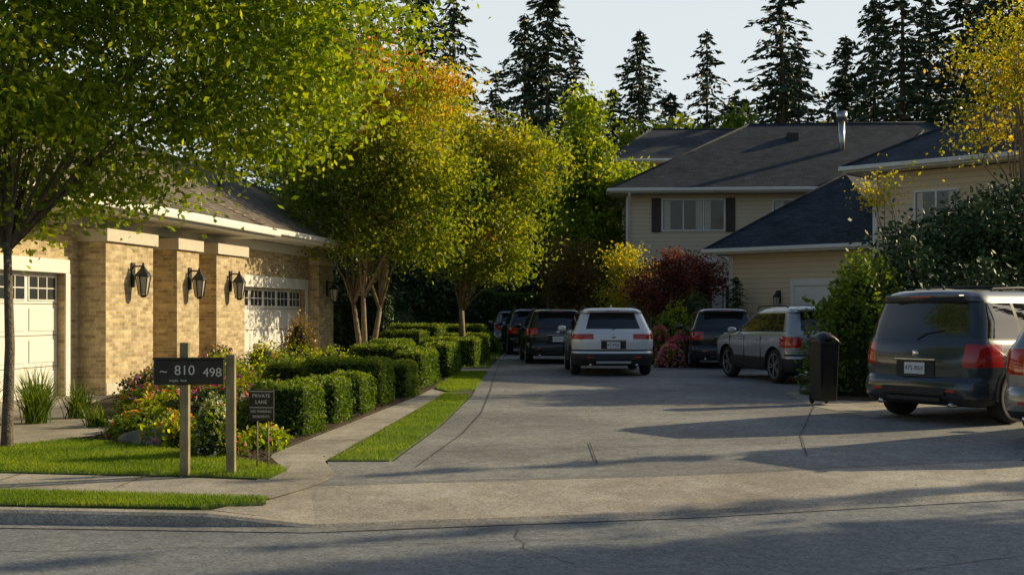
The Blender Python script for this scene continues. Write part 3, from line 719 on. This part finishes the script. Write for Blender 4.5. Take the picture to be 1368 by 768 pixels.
boxes('panel_border',[(-.115,.115,-.016,-.0125,.60,.606),(-.115,.115,-.016,-.0125,.755,.761)],m_letter,ys)
text('PRIVATE',.048,m_letter,ys,(0,-.0145,.715)); text('LANE',.048,m_letter,ys,(0,-.0145,.655)); text('NO PARKING',.034,m_letter,ys,(0,-.0145,.565)); text('RESIDENTS',.034,m_letter,ys,(0,-.0145,.515))
tubes('stakes',[([(-.05,.02,-.05),(-.05,.02,.6)],[.009]*2),([(.06,.02,-.05),(.06,.02,.6)],[.009]*2)],m_wood,ys,6)
pl=empty('garden_pillar_light',(-2.05,26.9,0))
boxes('pillar',[(-.2,.2,-.2,.2,0,.62)],m_cream,pl,.01); boxes('cap',[(-.25,.25,-.25,.25,.622,.70)],m_white,pl,.01); boxes('base',[(-.24,.24,-.24,.24,0.0,.08)],m_rock,pl,.01)
lp=empty('garden_lamp_post',(-2.3,50,0)); tubes('post',[([(0,0,0),(0,0,2.3)],[.05,.04])],m_iron,lp); 
v,f=lathe([(.08,2.3),(.16,2.6),(.2,2.62),(.05,2.8),(.01,2.9)],8,'z'); mobj('lantern_head',v,f,m_iron,lp)

# ------------------------------------------------------------------ hedges & plants, left garden
a=math.radians(-5)
for (x,y,sx,sy,h) in [(-2.82,14.1,.72,.85,.63),(-2.66,15.7,.66,.85,.60),(-2.50,17.2,.62,.85,.58),(-2.75,18.9,1.35,.9,.74),(-2.02,20.5,.45,1.0,.62),(-3.9,20.4,.9,.9,.6),
   (-2.85,25.2,1.3,1.3,.80),(-2.0,23.6,.6,2.0,.74),(-1.75,27.6,.7,2.0,.78),(-3.0,28.0,1.0,1.0,.85),(-1.7,32.8,1.5,1.8,.80),(-3.2,33.6,1.2,1.5,1.0),(-1.5,36.6,1.3,2,.85),(-3.3,37.5,2,2,1.15),(-2.2,41,2.4,2,1.1)]:
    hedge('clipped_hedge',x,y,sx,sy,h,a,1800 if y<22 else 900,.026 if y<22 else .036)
hedge('tall_hedge',-4.75,37.0,1.4,2.5,2.1,0,600,.05,g_dark)
hedge('back_hedge',-6.5,58.5,11,1.6,2.7,0,260,.09,g_hedge)
hedge('back_hedge',2.0,66,12,1.6,2.7,0,220,.10,g_hedge)
hedge('side_hedge',4.3,46.5,.9,4.0,1.7,0,500,.05,g_hedge)
for (x,y,r,h,m) in [(-3.0,22.6,.5,.55,g_hedge),(-3.6,30.5,.6,.8,g_hedge),(-2.6,30.8,.45,.6,g_hedge),(-2.4,45,.9,1.1,g_hedge),(-1.2,44,.8,.9,g_green),(-4.5,44,1.4,1.6,g_dark),(-3.9,24,.7,.8,g_green),(-4.9,25.6,.6,.9,g_green)]:
    shrub('round_shrub',x,y,r,r,h,m,int(3000*r+900),.032)
def flowers(name,x,y,rx,ry,h,n,nf,mat=g_hedge,fm=g_flow,fs=.028):
    e=shrub(name,x,y,rx,ry,h,mat,n,.035,lump=.25,vb=.1)
    u=unit(nf); u[:,2]=np.abs(u[:,2]); P=np.stack([u[:,0]*rx*1.02,u[:,1]*ry*1.02,u[:,2]*h*1.05+.03],1)
    c=rng.random(max(1,nf//25)); leaves('blossoms',P,fs,c[rng.integers(len(c),size=nf)] ,fm,e,up=1,aspect=.9)
for i,(x,y,rx,ry,h,n,nf) in enumerate([(-4.35,13.6,.55,.4,.34,2400,60),(-3.75,12.9,.45,.35,.30,1800,90),(-3.35,14.2,.45,.5,.42,2200,120),(-4.0,15.2,.6,.5,.5,2400,160),(-4.75,15.4,.5,.5,.42,2200,60),
    (-5.3,16.8,.55,.5,.45,2200,180),(-4.4,17.2,.6,.5,.55,2400,140),(-3.5,16.2,.45,.5,.5,2000,40),(-5.9,18.6,.55,.6,.55,2200,160),(-4.9,19.2,.7,.6,.6,2600,90),(-6.4,20.6,.45,.6,.6,2000,90),
    (-5.6,21.5,.7,.7,.75,2600,90),(-4.6,22.6,.7,.7,.7,2600,30),(-6.2,23.8,.5,.8,.8,2400,80),(-5.5,24.8,.5,.6,.9,2000,40),(-3.1,11.9,.3,.25,.22,1100,30),(-2.75,12.5,.22,.3,.25,900,10)]):
    flowers('flower_shrub',x,y,rx,ry,h,n,nf,(g_hedge,g_green,g_hedge,g_dark,g_green)[i%5])
flowers('white_flower_shrub',-3.12,11.75,.19,.19,.62,900,600,g_hedge,g_wflow,.018)
flowers('red_flower_shrub',-4.9,25.9,.45,.5,1.5,2200,60,g_rust)
def strappy(name,x,y,n,l,mat=g_hedge,spread=1.0):
    e=empty(name,(x,y,0)); V=[];F=[];va=[]
    for i in range(n):
        t=random.random()*6.28; ll=l*random.uniform(.5,1.1); sp=random.uniform(.15,.85)*spread; w=.009
        px=-math.sin(t)*w; py=math.cos(t)*w; k=len(V); ox,oy=random.gauss(0,.06),random.gauss(0,.06)
        for s in range(6):
            q=s/5; r=sp*ll*q**1.3; z=ll*(q-.62*sp*q**2.8); ww=(1-q**2)*1+.05
            V+=[(ox+math.cos(t)*r+px*ww,oy+math.sin(t)*r+py*ww,z),(ox+math.cos(t)*r-px*ww,oy+math.sin(t)*r-py*ww,z)]
            if s: F.append((k+2*s-2,k+2*s-1,k+2*s+1,k+2*s)); va.append(random.random()*.9)
    o=mobj('strap_leaves',V,F,mat,e); at=o.data.attributes.new('var','FLOAT','FACE'); at.data.foreach_set('value',va)
for x,y,n,l in [(-6.55,15.4,260,.85),(-6.9,16.3,230,.9),(-6.25,16.2,200,.65),(-7.4,15.6,240,.95),(-5.5,14.9,110,.42),(-3.5,12.6,90,.35),(-4.3,20.9,110,.6)]: strappy('strap_leaf_plant',x,y,n,l)
for i,(x,y,s) in enumerate([(-4.1,12.95,.30),(-3.85,13.35,.22),(-4.8,14.25,.25),(-4.65,13.9,.18)]):
    bm=bmesh.new(); bmesh.ops.create_icosphere(bm,subdivisions=3,radius=s)
    for q in bm.verts:
        c=q.co; k=1+.18*math.sin(c.x*11/s*.3+i)+.12*math.cos(c.y*17/s*.3+c.z*9/s*.3); q.co=Vector((c.x*k*1.3,c.y*k,c.z*k*.55))
    me=D.meshes.new('boulder'); bm.to_mesh(me); bm.free(); me.materials.append(m_rock); me.polygons.foreach_set('use_smooth',[True]*len(me.polygons))
    o=D.objects.new('boulder',me); o.location=(x,y,s*.2); link(o)

# ------------------------------------------------------------------ trees
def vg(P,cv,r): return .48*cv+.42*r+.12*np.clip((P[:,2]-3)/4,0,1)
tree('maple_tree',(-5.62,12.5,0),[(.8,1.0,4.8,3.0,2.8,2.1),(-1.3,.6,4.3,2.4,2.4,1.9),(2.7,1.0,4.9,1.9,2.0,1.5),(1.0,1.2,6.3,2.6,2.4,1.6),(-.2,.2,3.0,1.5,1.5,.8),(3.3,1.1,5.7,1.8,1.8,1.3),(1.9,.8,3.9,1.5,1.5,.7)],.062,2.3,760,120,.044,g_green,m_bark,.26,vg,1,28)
tree('maple_tree',(-10.5,15,0),[(0,0,5,3,3,2.4)],.13,2.2,160,90,.07,g_green,m_bark,.4,vg,1,12)
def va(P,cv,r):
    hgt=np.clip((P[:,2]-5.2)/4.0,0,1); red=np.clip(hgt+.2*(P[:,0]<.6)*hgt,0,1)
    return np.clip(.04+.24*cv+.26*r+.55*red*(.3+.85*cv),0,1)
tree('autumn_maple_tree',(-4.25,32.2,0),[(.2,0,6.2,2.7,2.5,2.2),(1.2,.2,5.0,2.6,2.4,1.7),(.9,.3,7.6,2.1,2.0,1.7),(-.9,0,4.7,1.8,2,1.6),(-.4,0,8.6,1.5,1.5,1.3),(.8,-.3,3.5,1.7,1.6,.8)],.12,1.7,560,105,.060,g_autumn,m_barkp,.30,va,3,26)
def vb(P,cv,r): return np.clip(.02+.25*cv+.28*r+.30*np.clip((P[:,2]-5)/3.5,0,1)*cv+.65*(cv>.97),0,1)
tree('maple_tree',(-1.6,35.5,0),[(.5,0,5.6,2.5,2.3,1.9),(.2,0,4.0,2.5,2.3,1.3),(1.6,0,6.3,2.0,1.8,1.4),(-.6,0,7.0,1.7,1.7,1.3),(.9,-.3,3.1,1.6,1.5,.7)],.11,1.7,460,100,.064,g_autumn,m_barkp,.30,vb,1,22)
tree('poplar_tree',(3.3,50,0),[(0,0,4.5,1.5,1.5,2.4),(.1,0,7.4,1.25,1.2,2.3),(0,0,9.8,.8,.8,1.8)],.14,1.5,260,80,.10,g_green,m_bark,.32,None,1,14)
for (x,y,z,r) in [(-4.5,52,5,3),(1.9,58,7,2.4),(-8,46,5,3.2),(5.4,58,7,2.6)]:
    tree('garden_tree',(x,y,0),[(0,0,z,r,r,r*.95),(.5,0,z*.6,r*.8,r*.8,r*.6)],.15,z*.35,170,80,.12,g_dark if x!=5.4 else g_green,m_bark,.45,None,1,10)
tree('japanese_maple',(5.1,38.5,0),[(0,0,2.3,1.1,1.0,.9),(.3,0,3.1,.7,.7,.6)],.06,.9,80,80,.055,g_burg,m_bark,.22,None,2,8)
tree('japanese_maple',(6.9,42.5,0),[(0,0,2.7,1.1,1.1,1.0)],.06,.9,80,80,.06,g_burg,m_bark,.25,None,2,8)
tree('rust_leaf_tree',(2.4,46.5,0),[(0,0,3.6,1.2,1.1,1.1),(.1,0,2.6,1.0,1,.9)],.07,1.0,80,80,.07,g_rust,m_bark,.28,None,2,8)
tree('golden_shrub_tree',(4.3,41.5,0),[(0,0,2.9,1.1,1.0,1.1),(0,0,1.8,1.0,1,.9)],.06,.8,90,80,.055,g_yel,m_bark,.25,None,2,8)
for (x,y,rx,h,m,n) in [(4.75,34.8,.55,1.5,g_hedge,3000),(5.3,36.2,.6,1.9,g_green,3000),(6.2,37.6,.6,2.2,g_dark,3000),(4.4,40.2,.5,2.0,g_dark,2600),(3.9,43.5,.6,1.9,g_hedge,2600),(7.4,37.4,.8,1.1,g_hedge,2600),(8.4,36.0,.9,1.0,g_dark,2600),(6.4,40.6,1.0,2.4,g_hedge,3500)]:
    shrub('garden_shrub',x,y,rx,rx,h,m,n,.045)
conifer(7.5,37.6,2.9,2,'dwarf_conifer',1.5)
for (x,y,rx,h,n,nf) in [(4.5,31.9,.42,.6,1500,420),(4.85,32.9,.5,.8,1500,420),(5.2,34.1,.45,.95,1500,300),(4.45,33.9,.4,1.1,1500,240)]: flowers('pink_flower_shrub',x,y,rx,rx,h,n,nf,g_hedge,g_pink,.045)
for (x,y,rx,ry,h,m,n) in [(6.55,20.9,.95,.8,2.55,g_hedge,9000),(7.6,21.4,1.0,.9,2.9,g_dark,8000),(8.9,21.2,1.1,1.0,2.5,g_dark,7000),(9.4,24.5,1.3,1.2,3.0,g_dark,7000),(9.6,29.5,1.2,1.2,2.0,g_hedge,5000),(10.5,21.5,1.2,1.0,2.2,g_dark,5000)]:
    shrub('laurel_shrub',x,y,rx,ry,h,m,n,.055,lump=.2)
tree('dark_leaf_tree',(10.3,24.0,0),[(0,0,3.0,2.0,1.9,1.0),(-.8,0,2.7,1.7,1.6,.9),(.8,0,3.5,1.4,1.4,.8)],.10,1.4,200,100,.06,g_dark,m_bark,.26,None,1,14)
tree('birch_tree',(11.4,25,0),[(-.2,0,6.8,1.5,1.6,1.5),(-.7,0,5.6,1.1,1.2,.7),(.6,0,7.8,1.5,1.5,1.4),(-1.0,-.3,7.2,.8,.8,.8)],.09,3.2,110,75,.050,g_yel,m_barkp,.28,None,1,22)
tree('golden_tree',(10.1,30.3,0),[(0,0,4.7,.7,.7,.7),(-.6,0,4.9,.5,.5,.5)],.04,2.8,10,60,.05,g_yel,m_bark,.25,None,1,8)
# street trees outside the frame, towards the sun (they cast the long shadows over the street)
tree('street_tree',(18.0,13.6,0),[(0,0,7.2,1.0,1.0,3.8)],.12,2.2,210,60,.11,g_green,m_bark,.2,None,1,10)
tree('street_tree',(20.5,12.6,0),[(0,0,7.4,1.2,1.2,3.8)],.14,2.2,220,60,.12,g_green,m_bark,.25,None,1,12)
tree('columnar_tree',(17.6,15.5,0),[(0,0,5.6,.14,.14,3.0),(0,0,8.0,.09,.09,2.0)],.07,2.0,90,70,.06,g_dark,m_bark,.05,None,1,4)
tree('columnar_tree',(15.5,17.2,0),[(0,0,4.0,.20,.20,2.8),(0,0,6.2,.12,.12,1.8)],.07,.8,90,70,.06,g_dark,m_bark,.06,None,1,4)
tree('columnar_tree',(16.5,16.7,0),[(0,0,3.2,.14,.14,2.6),(0,0,5.0,.1,.1,1.6)],.06,.8,80,70,.06,g_dark,m_bark,.05,None,1,4)
for i,(x,y,h,w) in enumerate([(-6.6,80,26,1.1),(-4.4,85,27,1),(2.4,76,24.5,1.05),(1,90,26,1),(-1,70,17,1.1),(6.2,88,19,1.2),(10.8,95,26,1.1),(16.5,95,26,1.05),(14.4,102,22,1.2),(20.4,85,28.5,1.15),(24.5,96,25,1.1),(28.2,95,25.5,1.0),
   (29.2,84,29,1.1),(33.5,90,28,1.1),(32.4,80,27.5,1.1),(33.2,75,25,1.2),(32,104,22,1.2),(20.4,103,22,1.3),(9,100,22,1.2),(-10,78,24,1.1),(-14,84,27,1.1),(37,86,28,1.1),(-18,70,22,1.2),(26.5,90,21,1.2),(-8.5,66,16,1.3),(4.5,82,21.5,1.1),(31,96,29,1.0),(22.5,92,23,1.1)]):
    conifer(x,y,h,(i%3 if i not in(9,12) else 1),'fir_tree',w*random.uniform(.9,1.1))
cs=[]
for i in range(150):
    x=-50+rng.random()*110; y=74+rng.random()*16; h=5+rng.random()*(7.5 if (x<4 or x>22) else 6.5)
    cs.append((x,y,h*.55,2.2+rng.random()*1.6,h*.5))
pts=[];vr=[]
for (x,y,z,r,rz_) in cs:
    m=500; u=unit(m); q=rng.random(m)**.35
    pts.append(np.stack([x+u[:,0]*r*q,y+u[:,1]*r*q,z+u[:,2]*rz_*q],1)+rng.normal(size=(m,3))*.2); vr.append(.35*rng.random()+.65*rng.random(m))
leaves('distant_trees',np.concatenate(pts),.25,np.concatenate(vr),g_dark,None,up=.5)
for (x,y,h,m) in [(11,74,14.5,g_green),(18,74,14.5,g_yel),(21.5,76,15.5,g_yel),(9.3,76,15,g_green),(14.5,75,15,g_hedge),(28,70,13,g_green)]:
    tree('background_tree',(x,y,0),[(0,0,h*.75,2.0,2.0,h*.25),(.3,0,h*.5,2.2,2.2,h*.25)],.2,h*.4,110,60,.2,m,m_bark,.5,None,1,8)

# ------------------------------------------------------------------ light, sky, camera
w=D.worlds.new('World'); scene.world=w; w.use_nodes=True; nt=w.node_tree; N=nt.nodes; LK=nt.links
bg=N['Background']; sk=N.new('ShaderNodeTexSky'); sk.sky_type='NISHITA'; sk.sun_disc=False
sk.sun_elevation=math.radians(SUN_EL); sk.sun_rotation=math.radians(SUN_AZ); sk.air_density=1.2; sk.dust_density=3.0; sk.ozone_density=2.0
# pale bank of haze / thin cloud low over the northern half of the sky
tc=N.new('ShaderNodeTexCoord'); sx=N.new('ShaderNodeSeparateXYZ'); LK.new(tc.outputs['Generated'],sx.inputs[0])
rp=N.new('ShaderNodeValToRGB'); rp.color_ramp.elements[0].position=0.0; rp.color_ramp.elements[0].color=(1,1,1,1)
rp.color_ramp.elements[1].position=.62; rp.color_ramp.elements[1].color=(.0,.0,.0,1)
el=rp.color_ramp.elements.new(.33); el.color=(.88,.88,.88,1)
LK.new(sx.outputs[2],rp.inputs['Fac'])
mr=N.new('ShaderNodeMapRange'); mr.inputs['From Min'].default_value=-.1; mr.inputs['From Max'].default_value=.8; mr.inputs['To Min'].default_value=.08; mr.inputs['To Max'].default_value=1.0
mr.interpolation_type='SMOOTHSTEP'; LK.new(sx.outputs[1],mr.inputs['Value'])
mu=N.new('ShaderNodeMath'); mu.operation='MULTIPLY'; LK.new(rp.outputs['Color'],mu.inputs[0]); LK.new(mr.outputs[0],mu.inputs[1])
mx=N.new('ShaderNodeMix'); mx.data_type='RGBA'; LK.new(mu.outputs[0],mx.inputs[0]); LK.new(sk.outputs[0],mx.inputs[6]); mx.inputs[7].default_value=(8.3,9.0,9.2,1)
LK.new(mx.outputs[2],bg.inputs['Color']); bg.inputs['Strength'].default_value=.095
sl=D.lights.new('sun','SUN'); sl.energy=5.0; sl.angle=math.radians(.5); sl.color=(1.0,.82,.50)
so=D.objects.new('sun',sl); C.collection.objects.link(so)
e_,a_=math.radians(SUN_EL),math.radians(SUN_AZ)
S=Vector((math.sin(a_)*math.cos(e_),math.cos(a_)*math.cos(e_),math.sin(e_)))
so.rotation_euler=S.to_track_quat('Z','Y').to_euler(); so.location=S*60
cam=D.cameras.new('camera'); co=D.objects.new('camera',cam); C.collection.objects.link(co); scene.camera=co
cam.sensor_width=36; cam.lens=36*1500/1368; cam.shift_y=36/1368; cam.clip_end=2000; cam.clip_start=.1
co.location=(0,0,1.5); co.rotation_euler=(math.pi/2,0,0)
scene.view_settings.view_transform='Standard'; scene.view_settings.look='None'; scene.view_settings.exposure=0
